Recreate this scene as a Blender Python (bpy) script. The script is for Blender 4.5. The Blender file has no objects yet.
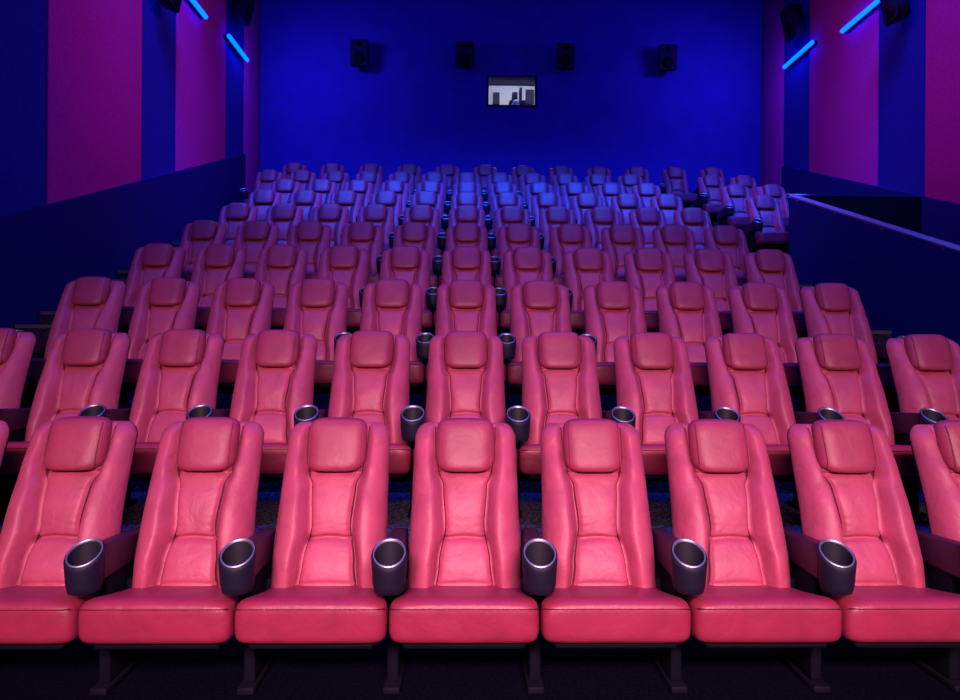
import bpy, bmesh, math
from math import sin, cos, pi, radians
from mathutils import Vector, Matrix

scene = bpy.context.scene
scene.view_settings.view_transform = 'Standard'
scene.view_settings.look = 'None'

# ------------------------------------------------------------ materials
def new_mat(name):
    m = bpy.data.materials.new(name); m.use_nodes = True
    nt = m.node_tree
    return m, nt, nt.nodes['Principled BSDF']

def simple(name, col, rough=0.6, metal=0.0, bump=0.0, scale=60, var=0.0, spec=0.5):
    m, nt, b = new_mat(name)
    b.inputs['Base Color'].default_value = (*col, 1)
    b.inputs['Roughness'].default_value = rough
    b.inputs['Metallic'].default_value = metal
    b.inputs['Specular IOR Level'].default_value = spec
    if bump > 0 or var > 0:
        tc = nt.nodes.new('ShaderNodeTexCoord')
        n = nt.nodes.new('ShaderNodeTexNoise'); n.inputs['Scale'].default_value = scale
        n.inputs['Detail'].default_value = 4
        nt.links.new(tc.outputs['Object'], n.inputs['Vector'])
        if bump > 0:
            bp = nt.nodes.new('ShaderNodeBump'); bp.inputs['Strength'].default_value = bump
            bp.inputs['Distance'].default_value = 0.01
            nt.links.new(n.outputs['Fac'], bp.inputs['Height'])
            nt.links.new(bp.outputs['Normal'], b.inputs['Normal'])
        if var > 0:
            r = nt.nodes.new('ShaderNodeValToRGB')
            r.color_ramp.elements[0].position = 0.35
            r.color_ramp.elements[1].position = 0.65
            r.color_ramp.elements[0].color = (*[c*(1-var) for c in col], 1)
            r.color_ramp.elements[1].color = (*[min(1, c*(1+var)) for c in col], 1)
            nt.links.new(n.outputs['Fac'], r.inputs['Fac'])
            nt.links.new(r.outputs['Color'], b.inputs['Base Color'])
    return m

def emis(name, col, s):
    m, nt, b = new_mat(name)
    b.inputs['Base Color'].default_value = (*col, 1)
    b.inputs['Emission Color'].default_value = (*col, 1)
    b.inputs['Emission Strength'].default_value = s
    return m

def leather_mat(name, col, rough, bigbump=0.40):
    m, nt, b = new_mat(name)
    tc = nt.nodes.new('ShaderNodeTexCoord')
    oi = nt.nodes.new('ShaderNodeObjectInfo')
    addv = nt.nodes.new('ShaderNodeVectorMath'); addv.operation = 'MULTIPLY_ADD'
    cmb = nt.nodes.new('ShaderNodeCombineXYZ')
    mul = nt.nodes.new('ShaderNodeMath'); mul.operation = 'MULTIPLY'; mul.inputs[1].default_value = 37.0
    nt.links.new(oi.outputs['Random'], mul.inputs[0])
    for i in range(3): nt.links.new(mul.outputs[0], cmb.inputs[i])
    addv.inputs[1].default_value = (1, 1, 1)
    nt.links.new(tc.outputs['Object'], addv.inputs[0])
    nt.links.new(cmb.outputs[0], addv.inputs[2])
    big = nt.nodes.new('ShaderNodeTexNoise'); big.inputs['Scale'].default_value = 7; big.inputs['Detail'].default_value = 4
    big.inputs['Distortion'].default_value = 0.4
    fine = nt.nodes.new('ShaderNodeTexNoise'); fine.inputs['Scale'].default_value = 260; fine.inputs['Detail'].default_value = 2
    nt.links.new(addv.outputs[0], big.inputs['Vector'])
    nt.links.new(addv.outputs[0], fine.inputs['Vector'])
    b1 = nt.nodes.new('ShaderNodeBump'); b1.inputs['Strength'].default_value = bigbump; b1.inputs['Distance'].default_value = 0.03
    b2 = nt.nodes.new('ShaderNodeBump'); b2.inputs['Strength'].default_value = 0.3; b2.inputs['Distance'].default_value = 0.003
    nt.links.new(big.outputs['Fac'], b1.inputs['Height'])
    nt.links.new(fine.outputs['Fac'], b2.inputs['Height'])
    nt.links.new(b1.outputs['Normal'], b2.inputs['Normal'])
    nt.links.new(b2.outputs['Normal'], b.inputs['Normal'])
    r = nt.nodes.new('ShaderNodeValToRGB')
    r.color_ramp.elements[0].position = 0.3; r.color_ramp.elements[1].position = 0.7
    r.color_ramp.elements[0].color = (*[c*0.86 for c in col], 1)
    r.color_ramp.elements[1].color = (*[c*1.1 for c in col], 1)
    nt.links.new(big.outputs['Fac'], r.inputs['Fac'])
    nt.links.new(r.outputs['Color'], b.inputs['Base Color'])
    b.inputs['Roughness'].default_value = rough
    return m

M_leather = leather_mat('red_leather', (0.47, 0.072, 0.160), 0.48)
M_head = leather_mat('headrest_leather_shaded', (0.35, 0.042, 0.110), 0.46, 0.22)  # same leather, shade of the tilted-back headrest put into its colour
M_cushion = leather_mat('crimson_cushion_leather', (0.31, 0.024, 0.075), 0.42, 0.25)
M_piping = simple('dark_seam', (0.07, 0.008, 0.02), 0.7)
M_arm = simple('armrest_vinyl', (0.040, 0.008, 0.034), 0.45, bump=0.1, scale=90)
M_shell = simple('black_plastic_shell', (0.004, 0.0035, 0.012), 0.7, spec=0.15)
M_cup = simple('cup_plastic', (0.010, 0.008, 0.030), 0.58, spec=0.28)
M_cupin = simple('cup_liner', (0.012, 0.011, 0.024), 0.6, spec=0.3)
M_ring = simple('brushed_metal_ring', (0.36, 0.36, 0.48), 0.45, metal=0.85)
M_floor = simple('dark_floor_carpet', (0.002, 0.0018, 0.010), 0.95, bump=0.3, scale=70, var=0.6, spec=0.05)
M_carpet = simple('speckled_carpet', (0.12, 0.11, 0.18), 0.95, bump=0.4, scale=45, var=0.95, spec=0.2)
M_stair = simple('stair_carpet', (0.022, 0.02, 0.04), 0.95, bump=0.4, scale=45, var=0.9, spec=0.2)
M_navy = simple('navy_fabric', (0.010, 0.020, 0.28), 0.9, bump=0.15, scale=25, var=0.12, spec=0.2)
M_magenta = simple('magenta_fabric', (0.46, 0.03, 0.32), 0.9, bump=0.15, scale=25, var=0.1, spec=0.2)
M_back = simple('blue_fabric', (0.045, 0.035, 0.50), 0.95, bump=0.15, scale=3, var=0.06, spec=0.2)
M_wains = simple('dark_navy_panel', (0.006, 0.010, 0.15), 0.75, bump=0.08, scale=8, spec=0.2)
M_ceil = simple('black_ceiling', (0.01, 0.01, 0.03), 0.9)
M_black = simple('opening_shade_black', (0.003, 0.004, 0.016), 0.95, spec=0.1)  # cross wall colour, near-black to hold the shade of the entry opening
M_steel = simple('steel', (0.55, 0.66, 0.90), 0.4, metal=0.35)
M_speaker = simple('speaker_black', (0.010, 0.010, 0.045), 0.6, spec=0.3)
M_grille = simple('speaker_grille', (0.012, 0.012, 0.06), 0.8, bump=0.5, scale=300, spec=0.2)
M_tube = emis('blue_led', (0.0, 0.022, 1.0), 16)
M_white = simple('booth_white', (0.7, 0.7, 0.72), 0.8)
M_boothlight = emis('booth_lamp', (0.9, 0.95, 1.0), 22)
M_screen = simple('screen_fabric', (0.35, 0.35, 0.35), 0.9)
M_nosing = simple('step_nosing', (0.10, 0.08, 0.08), 0.6)

# ------------------------------------------------------------ mesh helpers
class MB:
    """accumulates geometry with material slots into a single mesh"""
    def __init__(self): self.v=[]; self.f=[]; self.m=[]; self.s=[]; self.mats=[]
    def mi(self, mat):
        if mat not in self.mats: self.mats.append(mat)
        return self.mats.index(mat)
    def add(self, vs, fs, mat, smooth=True):
        o=len(self.v); k=self.mi(mat)
        self.v += [tuple(p) for p in vs]
        for f in fs:
            self.f.append([i+o for i in f]); self.m.append(k); self.s.append(smooth)
    def box(self, x0,x1,y0,y1,z0,z1, mat, bev=0.0, seg=2):
        bm=bmesh.new(); bmesh.ops.create_cube(bm,size=1)
        for v in bm.verts:
            v.co=Vector(((x0+x1)/2+v.co.x*(x1-x0),(y0+y1)/2+v.co.y*(y1-y0),(z0+z1)/2+v.co.z*(z1-z0)))
        if bev>0: bmesh.ops.bevel(bm,geom=bm.edges[:],offset=bev,segments=seg,affect='EDGES',profile=0.5)
        self.bm(bm,mat,bev>0)
    def bm(self,bm,mat,smooth=False,M=None):
        bm.verts.index_update()
        vs=[(M@v.co if M else v.co.copy()) for v in bm.verts]
        self.add(vs,[[v.index for v in f.verts] for f in bm.faces],mat,smooth); bm.free()
    def grid(self, fn, nu, nv, mat, wrap_u=False, special=None):
        vs=[];fs=[];W=nu if wrap_u else nu+1
        for j in range(nv+1):
            for i in range(W):
                vs.append(fn(i/nu,j/nv))
        sp=[]
        for j in range(nv):
            for i in range(nu):
                a=j*W+i; b=j*W+(i+1)%W
                fs.append([a,b,b+W,a+W]); sp.append((i,j))
        self.add(vs,fs,mat)
        if special:
            k=self.mi(special[1]); base=len(self.f)-len(fs)
            for q,(i,j) in enumerate(sp):
                if special[0](i,j): self.m[base+q]=k
    def mesh(self,name):
        me=bpy.data.meshes.new(name); me.from_pydata(self.v,[],self.f)
        for m in self.mats: me.materials.append(m)
        me.polygons.foreach_set('material_index',self.m)
        me.polygons.foreach_set('use_smooth',self.s)
        bm=bmesh.new(); bm.from_mesh(me); bmesh.ops.remove_doubles(bm,verts=bm.verts[:],dist=0.00005)
        bmesh.ops.recalc_face_normals(bm,faces=bm.faces[:]); bm.to_mesh(me); bm.free()
        me.update(); return me
    def obj(self,name,loc=(0,0,0),rot=(0,0,0)):
        o=bpy.data.objects.new(name,self.mesh(name)); o.location=loc; o.rotation_euler=rot
        scene.collection.objects.link(o); return o

def lerp(a,b,t): return a+(b-a)*t
def sm(t): t=max(0,min(1,t)); return t*t*(3-2*t)
def interp(pts,t):
    if t<=pts[0][0]: return pts[0][1]
    for (a,va),(b,vb) in zip(pts,pts[1:]):
        if t<=b: return lerp(va,vb,sm((t-a)/(b-a)))
    return pts[-1][1]

# ------------------------------------------------------------ cinema seat
Z0,Z1=0.34,1.078
def hw(t):
    w=interp([(0,.250),(0.25,.252),(0.6,.244),(0.9,.240),(1,.238)],t)
    if t>0.90:
        q=(t-0.90)/0.10; w-=0.060*(1-math.sqrt(max(0,1-q*q)))
    return w
def pw(t): return interp([(0,.130),(0.2,.112),(0.40,.086),(0.62,.098),(0.72,.124),(0.8,.138),(1,.143)],t)
def yref(t): return lerp(-.235,.055,t)-0.018*sin(pi*t)
def capf(t):
    c=1.0
    if t>0.93: q=(t-0.93)/0.07; c*=math.sqrt(max(0,1-q*q))
    if t<0.06: q=(0.06-t)/0.06; c*=math.sqrt(max(0,1-q*q))
    return c
def frontx(x,t):
    h=hw(t); a=abs(x); p=pw(t); s=min(1,a/h)
    edge=max(0,1-s**9)**0.5
    g=0.016*math.exp(-((a-p)/0.0075)**2)
    if a>p:
        q=(a-p)/(h-p)
        amp=interp([(0,.062),(0.25,.098),(0.5,.096),(0.72,.064),(0.9,.036),(1,.025)],t)
        b=amp*sm(q/0.36)**0.8 if q<0.36 else amp*(1-0.45*((q-0.36)/0.64)**2)
    else:
        q=a/p
        b=0.012*(1-q**4)
        for (tc,d,w) in ((0.33,0.026,0.012),(0.70,0.024,0.012),(0.09,0.008,0.01)):
            b-=d*math.exp(-((t-tc-0.012*(1-q*q))/w)**2)
        b+=0.018*sin(pi*max(0,min(1,(t-0.33)/0.37)))+0.026*sin(pi*max(0,min(1,t/0.33)))
        # gathered leather beside the waist seam
        b+=0.0022*sin(t*150)*q**3*math.exp(-((t-0.40)/0.10)**2)
    b-=g
    T=(0.046+b)*edge*capf(t)
    return (x, yref(t)-T+0.05, lerp(Z0,Z1,t))
def back(u,v):
    th=(u-.5)*pi; s=sin(th); t=v
    T=0.052*(1-abs(s)**7)**0.5*capf(t)
    return (hw(t)*s, yref(t)+T+0.05, lerp(Z0,Z1,t))

def spow(x,e): return math.copysign(abs(x)**e,x)

def build_seat(arms, cw=0.2985):
    B=MB()
    nv=110
    def vv(v):
        if v<0.1: return 0.06*(1-cos(v/0.1*pi/2))
        if v>0.88: return 0.93+0.07*sin((v-0.88)/0.12*pi/2)
        return lerp(0.06,0.93,(v-0.1)/0.78)
    G=.0028
    def colx(i,t):
        h=hw(t); p=pw(t)
        if i<=20: return -((p+G)+(h-p-G)*cos(i/20*pi/2))
        if i==21: return -p
        if i<=46: return lerp(-p+G,p-G,(i-22)/24)
        if i==47: return p
        return (p+G)+(h-p-G)*sin((i-48)/20*pi/2)
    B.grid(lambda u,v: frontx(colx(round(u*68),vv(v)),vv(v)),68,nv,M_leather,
           special=(lambda i,j: i in (20,21,46,47) and 9<j<103, M_piping))
    B.grid(lambda u,v: back(u,vv(v)),20,nv,M_shell)
    def pil(u,v):
        th=(u)*2*pi; ph=(v-.5)*pi
        e1,e2=0.38,0.40
        x=0.137*spow(cos(ph),e1)*spow(cos(th),0.46)
        y=0.070*spow(cos(ph),e1)*spow(sin(th),0.9)
        z=0.118*spow(sin(ph),e2)
        y*= 1.0+0.16*(-z/0.12)
        return (x, 0.018+y+0.30*z, 0.985+z)
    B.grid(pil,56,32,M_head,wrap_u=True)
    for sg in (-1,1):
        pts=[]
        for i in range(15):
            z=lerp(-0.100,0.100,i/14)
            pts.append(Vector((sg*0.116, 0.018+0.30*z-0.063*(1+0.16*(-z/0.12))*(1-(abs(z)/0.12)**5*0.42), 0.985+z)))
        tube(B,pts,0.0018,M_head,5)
    # seat cushion
    def cus(u,v):
        th=u*2*pi; ph=(v-.5)*pi
        x=spow(cos(ph),0.14)*spow(cos(th),0.18)
        y=spow(cos(ph),0.22)*spow(sin(th),0.18)
        z=spow(sin(ph),0.45)
        yy=-0.335+y*0.235
        k=(yy+0.57)/0.47
        w=interp([(0,cw),(0.16,cw-.002),(0.40,.262),(1,.245)],k)
        zt=lerp(0.447,0.392,sm(k*1.1))
        th_=interp([(0,.172),(1,.11)],k)
        zc=zt-th_/2
        zz=zc+z*th_/2
        if z>0: zz+=0.012*(1-(abs(x))**3)*(1-k)
        return (x*w,yy,zz)
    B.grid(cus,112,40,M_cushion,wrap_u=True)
    pts=[Vector((x*(cw-.008), -0.5695+0.010*abs(x)**14, 0.425)) for x in [i/16-1 for i in range(33)]]
    tubeh(B,pts,0.0018,M_piping,5)
    B.box(-.245,.245,-.53,-.12,.250,.29,M_shell,.015)
    B.box(-.275,.275,-.26,-.20,.19,.25,M_shell,.008)
    B.box(-.06,.06,-.30,-.14,.21,.27,M_shell,.01)
    for cx in arms:
        B.box(cx-.024,cx+.024,-.33,-.07,.03,.56,M_shell,.008)
        B.box(cx-.035,cx+.035,-.38,-.02,.0,.03,M_shell,.006)
        bm=bmesh.new(); bmesh.ops.create_cube(bm,size=1)
        for v in bm.verts:
            yy=-0.2095+v.co.y*0.419
            top=0.628-0.030*(yy+0.43)/0.43; bot=0.485
            wid=0.040 if yy<-0.2 else 0.037
            v.co=Vector((cx+v.co.x*2*wid,yy,top if v.co.z>0 else bot))
        bmesh.ops.bevel(bm,geom=bm.edges[:],offset=.014,segments=3,affect='EDGES',profile=0.5)
        B.bm(bm,M_arm,True)
        yc=-0.485; N=36
        def ring(r,dz=0,flat=None,low=None):
            out=[]
            for i in range(N):
                a=2*pi*i/N; x=r*cos(a); y=r*sin(a)
                z=flat if flat is not None else 0.618+0.60*y+dz
                out.append((cx+x,yc+y,z))
            return out
        prof=[(ring(.050,flat=.466),None),(ring(.058,flat=.470),M_cup),(ring(.0650,flat=.50),M_cup),(ring(.0705,dz=-.022),M_cup),
              (ring(.0715,dz=-.008),M_cup),(ring(.0690,dz=.000),M_cup),(ring(.0650,dz=.001),M_cup),
              (ring(.0645,dz=.0045),M_ring),(ring(.0620,dz=.006),M_ring),(ring(.0595,dz=.0035),M_ring),(ring(.0585,dz=-.004),M_ring),
              (ring(.0545,flat=.550),M_cupin),(ring(.050,flat=.480),M_cupin)]
        fs=[[i,(i+1)%N,N+(i+1)%N,N+i] for i in range(N)]
        for k in range(len(prof)-1):
            B.add(prof[k][0]+prof[k+1][0],fs,prof[k+1][1])
        B.add(prof[0][0],[list(range(N))],M_cup,False)
        B.add(prof[-1][0],[list(range(N))],M_shell,False)
    for sg in (-1,1):
        B.box(sg*0.255-.018,sg*0.255+.018,-.20,-.08,.30,.42,M_shell,.006)
    return B.mesh('cinema_seat_'+str(len(arms)))

def tubeg(B,pts,r,mat,n,ref):
    vs=[];fs=[]
    for i,p in enumerate(pts):
        d=(pts[min(i+1,len(pts)-1)]-pts[max(i-1,0)]).normalized()
        a=d.cross(ref).normalized(); b=d.cross(a)
        for k in range(n):
            t=2*pi*k/n; vs.append(p+a*r*cos(t)+b*r*sin(t))
    for i in range(len(pts)-1):
        for k in range(n):
            fs.append([i*n+k,i*n+(k+1)%n,(i+1)*n+(k+1)%n,(i+1)*n+k])
    fs.append(list(range(n))); fs.append([(len(pts)-1)*n+k for k in range(n)])
    B.add(vs,fs,mat)
def tube(B,pts,r,mat,n=6): tubeg(B,pts,r,mat,n,Vector((0,1,0.01)))
def tubeh(B,pts,r,mat,n=6): tubeg(B,pts,r,mat,n,Vector((0,.01,1)))

D1=3.25; P=1.177; H=0.448; S=0.6
E0=3.60                       # front edge of second tier
def edge(k): return E0+P*(k-2)
def fz(k): return H*(k-1)
seat_one=build_seat([-0.3])
seat_both=build_seat([-0.3,0.3])
seat_wide=build_seat([-0.375,0.375])
def seat(x,k,me,dy=0):
    o=bpy.data.objects.new('cinema_seat',me); scene.collection.objects.link(o)
    o.location=(x,D1+P*(k-1)+dy,fz(k)+.001); return o
for k in range(1,10):
    n0=-5 if k<9 else -6
    for n in range(n0,6):
        seat(n*S,k,seat_both if n==5 else seat_one)
    if k==7: seat(4.46,k,seat_both)
    if k==8: seat(4.50,k,seat_one); seat(5.10,k,seat_both)
    if k==9: seat(4.50,k,seat_one); seat(5.10,k,seat_both)
seat_wl=build_seat([-0.38])
for i in range(12):
    seat(-3.44+0.761*i,10,seat_wl if i<11 else seat_wide)

# ------------------------------------------------------------ room
XL,XR,YB,YF,ZC=-4.42,6.34,14.8,-5.0,9.6
def prism_x(B,prof,x0,x1,mat):
    n=len(prof)
    vs=[(x0,y,z) for y,z in prof]+[(x1,y,z) for y,z in prof]
    fs=[[i,(i+1)%n,n+(i+1)%n,n+i] for i in range(n)]+[list(range(n)),list(range(n,2*n))]
    B.add(vs,fs,mat,False)

B=MB(); B.box(XL,XR,YF,YB,-.2,0,M_floor); B.obj('floor')
B=MB(); B.box(XL-.2,XR+.2,YF-.2,YB+.2,ZC,ZC+.2,M_ceil); B.obj('ceiling')

DW=.075
B=MB()
XA,XB_=-3.36,3.36
for k in range(2,11):
    x0=XL+DW if k>=9 else XA
    x1=XR-DW if k>=10 else XB_
    y1=edge(k+1) if k<10 else YB-.002
    B.box(x0,x1,edge(k),y1,0,fz(k),M_carpet)
    if 7<=k<10: B.box(4.2,XR-DW,edge(k) if k>7 else 9.62,y1,0,fz(k),M_carpet)
B.obj('floor_tiers')
def stairs(name,x0,x1,kend):
    B=MB(); d=P/3; h=H/3
    for k in range(2,kend+1):
        for j in range(3):
            y0=edge(k)-2*d+j*d; z=fz(k-1)+h*(j+1)
            y1=y0+d
            B.box(x0+.003,x1-.003,y0,y1,0,z,M_stair)
            B.box(x0+.02,x1-.02,y0-.004,y0+.035,z-.03,z+.004,M_nosing)
    return B.obj(name)
stairs('aisle_stairs',XL+DW,XA,8)
stairs('aisle_stairs',XB_,4.2,9)

def side_wall(name,x0,x1):
    B=MB()
    B.box(x0,x1,YF,YB,0,ZC,M_navy)
    inner = x1 if x0<0 else x0
    sg = 1 if x0<0 else -1
    for a,b in ((13.75,14.8),(10.55,12.68),(7.36,9.44),(4.1,6.22),(0.9,3.0),(-2.3,-.2)):
        xs=sorted((inner,inner+sg*0.025))
        B.box(xs[0],xs[1],a,b,0,ZC,M_magenta,.006,1)
    return B.obj(name)
side_wall('wall_left',XL-.2,XL)
side_wall('wall_right',XR,XR+.2)
def zl(d): return 1.43+1.213+0.366*(d-6.57)
B=MB(); prism_x(B,[(YF,0),(13.7,0),(13.7,zl(13.7)),(3.0,zl(3.0)),(YF,zl(3.0))],XL,XL+.07,M_wains); B.obj('trim_1')
def zr(d): return 1.43+1.965+0.364*(d-8.9)
B=MB(); prism_x(B,[(YF,0),(13.7,0),(13.7,zr(13.7)),(3.0,zr(3.0)),(YF,zr(3.0))],XR-.07,XR,M_wains); B.obj('trim_2')

wx0,wx1,wz0,wz1=0.42,1.47,6.64,7.29
B=MB()
B.box(XL-.2,wx0,YB,YB+.2,0,ZC,M_back); B.box(wx1,XR+.2,YB,YB+.2,0,ZC,M_back)
B.box(wx0,wx1,YB,YB+.2,0,wz0,M_back); B.box(wx0,wx1,YB,YB+.2,wz1,ZC,M_back)
B.obj('wall_back')
B=MB()
f=.03
B.box(wx0-.01,wx0+f,YB-.015,YB+.06,wz0-.01,wz1+.01,M_speaker); B.box(wx1-f,wx1+.01,YB-.015,YB+.06,wz0-.01,wz1+.01,M_speaker)
B.box(wx0,wx1,YB-.015,YB+.06,wz0-.01,wz0+f,M_speaker); B.box(wx0,wx1,YB-.015,YB+.06,wz1-f,wz1+.01,M_speaker)
B.obj('window_1')
B=MB()
B.box(-.6,2.6,YB+2.2,YB+2.3,5.6,8.2,M_white); B.box(-.7,-.6,YB+.2,YB+2.3,5.6,8.2,M_white); B.box(2.6,2.7,YB+.2,YB+2.3,5.6,8.2,M_white)
B.box(-.7,2.7,YB+.2,YB+2.3,5.5,5.6,M_ceil); B.box(-.7,2.7,YB+.2,YB+2.3,8.2,8.3,M_white)
B.box(.3,1.75,YB+2.12,YB+2.2,7.93,8.08,M_speaker)
B.box(1.42,1.62,YB+2.1,YB+2.2,7.45,7.80,M_speaker)
B.box(.62,.78,YB+2.1,YB+2.2,7.45,7.72,M_speaker)
B.obj('wall_projection_booth')
B=MB()
B.box(.92,1.30,YB+.5,YB+1.3,6.55,6.97,M_grille,.03)
bm=bmesh.new(); bmesh.ops.create_cone(bm,cap_ends=True,segments=20,radius1=.09,radius2=.07,depth=.2)
B.bm(bm,M_steel,True,Matrix.Translation((1.06,YB+.42,6.84))@Matrix.Rotation(pi/2,4,'X'))
B.box(1.0,1.12,YB+.7,YB+1.0,6.97,7.22,M_speaker,.02)
B.box(1.16,1.22,YB+.7,YB+.9,6.97,7.32,M_speaker,.01)
B.box(1.0,1.2,YB+.6,YB+1.2,5.6,6.56,M_speaker)
B.obj('film_projector')
B=MB(); B.box(.3,1.9,YB+.5,YB+.75,8.14,8.198,M_boothlight); B.obj('booth_ceiling_lamp')

B=MB(); B.box(XL-.2,XR+.2,YF-.2,YF,0,ZC,M_ceil); B.obj('wall_front')
B=MB(); B.box(XL+.9,XR-.9,YF+.01,YF+.05,1.6,6.6,M_screen); B.obj('cinema_screen')

def zp(d): return 1.43+2.22-0.371*(9.71-d)
B=MB()
prism_x(B,[(2.2,0),(9.60,0),(9.60,zp(9.60)-.05),(2.2,zp(2.2)-.05)],4.50,4.62,M_wains)
B.box(4.62,XR-.075,9.43,9.60,0,3.58,M_black)
B.obj('parapet_wall')
B=MB()
pts=[Vector((4.55,y,zp(y)+.0)) for y in (2.3,9.62)]
def bar(B,p,q,w,h,mat):
    bm=bmesh.new(); bmesh.ops.create_cube(bm,size=1)
    for v in bm.verts:
        base=p if v.co.y<0 else q
        v.co=base+Vector((v.co.x*w,0,v.co.z*h))
    bmesh.ops.bevel(bm,geom=bm.edges[:],offset=min(w,h)*.3,segments=2,affect='EDGES')
    B.bm(bm,mat,True)
bar(B,pts[0],pts[1],.075,.06,M_steel)
bar(B,pts[1]+Vector((-.03,-.02,0)),pts[1]+Vector((.25,0,0)),.05,.05,M_steel)
for i in range(8):
    y=2.6+i*0.98
    B.box(4.54,4.56,y-.01,y+.01,zp(y)-.06,zp(y)-.015,M_steel)
B.obj('handrail')

def speaker(name,loc,rotz,tilt,w=.42,h=.60,d=.30):
    B=MB()
    bm=bmesh.new(); bmesh.ops.create_cube(bm,size=1)
    for v in bm.verts:
        k=1.0 if v.co.y<0 else .72
        v.co=Vector((v.co.x*w*k,v.co.y*d,v.co.z*h*(1 if v.co.y<0 else .85)))
    bmesh.ops.bevel(bm,geom=bm.edges[:],offset=.02,segments=2,affect='EDGES')
    B.bm(bm,M_speaker,True)
    B.box(-w*.43,w*.43,-d/2-.012,-d/2+.01,-h*.44,h*.44,M_grille,.006)
    for zz,r in ((-.1,.13),(.17,.06)):
        bm=bmesh.new(); bmesh.ops.create_cone(bm,cap_ends=True,segments=24,radius1=r,radius2=r*.9,depth=.02)
        B.bm(bm,M_shell,True,Matrix.Translation((0,-d/2-.014,zz))@Matrix.Rotation(pi/2,4,'X'))
    Mi=Matrix.Rotation(-tilt,4,'X')
    bm=bmesh.new(); bmesh.ops.create_cube(bm,size=1)
    for v in bm.verts: v.co=Vector((v.co.x*.1,v.co.y*.12+d/2+.0,v.co.z*.12))
    B.bm(bm,M_speaker,False,Mi)
    o=B.obj(name,loc); o.rotation_euler=(tilt,0,rotz); return o
for px in (359,463,563,665):
    X=(px-466)*14.6/693
    speaker('surround_speaker',(X,14.56,1.43+(350-57)*14.6/693),0,radians(10),w=.40,h=.54,d=.26)
speaker('surround_speaker',(XL+.24,12.95,7.80),radians(90),radians(12),w=.42,h=.62,d=.26)
speaker('surround_speaker',(XR-.24,12.85,7.60),radians(-90),radians(12),w=.42,h=.62,d=.26)
speaker('surround_speaker',(XL+.22,9.85,6.50),radians(90),radians(12),w=.36,h=.56,d=.22)
speaker('surround_speaker',(XR-.22,9.80,6.45),radians(-90),radians(12),w=.36,h=.56,d=.22)

def tube_light(x,y0,y1,z,sg):
    B=MB()
    bm=bmesh.new(); bmesh.ops.create_cone(bm,cap_ends=True,segments=14,radius1=.036,radius2=.036,depth=y1-y0)
    B.bm(bm,M_tube,True,Matrix.Translation((x,(y0+y1)/2,z))@Matrix.Rotation(pi/2,4,'X'))
    B.box(min(x+sg*.037,x+sg*.085),max(x+sg*.037,x+sg*.085),y0,y1,z-.03,z+.03,M_speaker)
    B.obj('led_tube_lamp')
tube_light(XL+.12,10.3,11.45,1.43+5.43,-1)
tube_light(XL+.12,12.55,13.6,1.43+5.62,-1)
tube_light(XR-.12,12.4,13.5,1.43+5.60,1)
tube_light(XR-.12,10.2,11.4,1.43+5.34,1)

# ------------------------------------------------------------ lights
def area(name,loc,target,sx,sy,P_,col,spread=180):
    l=bpy.data.lights.new(name,'AREA'); l.shape='RECTANGLE'; l.size=sx; l.size_y=sy; l.energy=P_; l.color=col
    l.spread=radians(spread)
    o=bpy.data.objects.new(name,l); scene.collection.objects.link(o); o.location=loc
    o.rotation_euler=(Vector(target)-Vector(loc)).to_track_quat('-Z','Y').to_euler(); return o
area('front_key_area',(0.3,-3.2,3.9),(0.3,1.2,0.7),4.2,0.6,208,(1,.54,.60),73)  # unseen pinkish key added behind the camera for the front rows
area('blue_wash_back_left',(-3.5,12.7,7.4),(-2.4,14.8,5.8),.8,.5,38,(.12,.08,1))
area('blue_wash_back_right',(5.4,12.7,7.4),(4.4,14.8,5.8),.8,.5,38,(.12,.08,1))
area('blue_wash_back',(1.0,11.2,9.3),(1.0,14.8,4.0),6,.8,16,(.12,.08,1))
area('blue_wash_rear_rows',(1.0,7.8,9.4),(1.0,11.3,4.0),10,1.5,560,(.012,.10,1),66)
area('blue_overhead_fill',(0.8,4.8,9.4),(0.8,7.2,0.0),6,4,260,(.05,.10,1),120)  # unseen blue fill added overhead to tint walls and headrest tops
area('violet_wash_left',(-4.0,3.0,7.5),(4.0,7.0,1.0),1,4,85,(.06,.08,1))  # this pair: unseen bluish fill added for the seat sides
area('violet_wash_right',(6.0,3.0,7.5),(-3.0,7.0,1.0),1,4,95,(.06,.08,1))
area('magenta_wash_wall_left',(4.0,9.0,9.2),(-4.4,9.5,6.3),1,4,44,(1,.07,.48),60)  # this pair: unseen wash added to redden the wall stripes
area('magenta_wash_wall_right',(-2.0,9.0,9.2),(6.3,9.5,6.3),1,4,44,(1,.07,.48),60)

w=bpy.data.worlds.new('World'); scene.world=w; w.use_nodes=True
w.node_tree.nodes['Background'].inputs[0].default_value=(.02,.02,.08,1)
w.node_tree.nodes['Background'].inputs[1].default_value=0.3

# ------------------------------------------------------------ camera
c=bpy.data.cameras.new('camera'); c.sensor_width=36; c.lens=693/960*36; c.clip_start=.05
co=bpy.data.objects.new('camera',c); scene.collection.objects.link(co)
co.location=(0,0,1.43)
co.rotation_euler=(radians(90),radians(-.37),radians(-1.157))
scene.camera=co
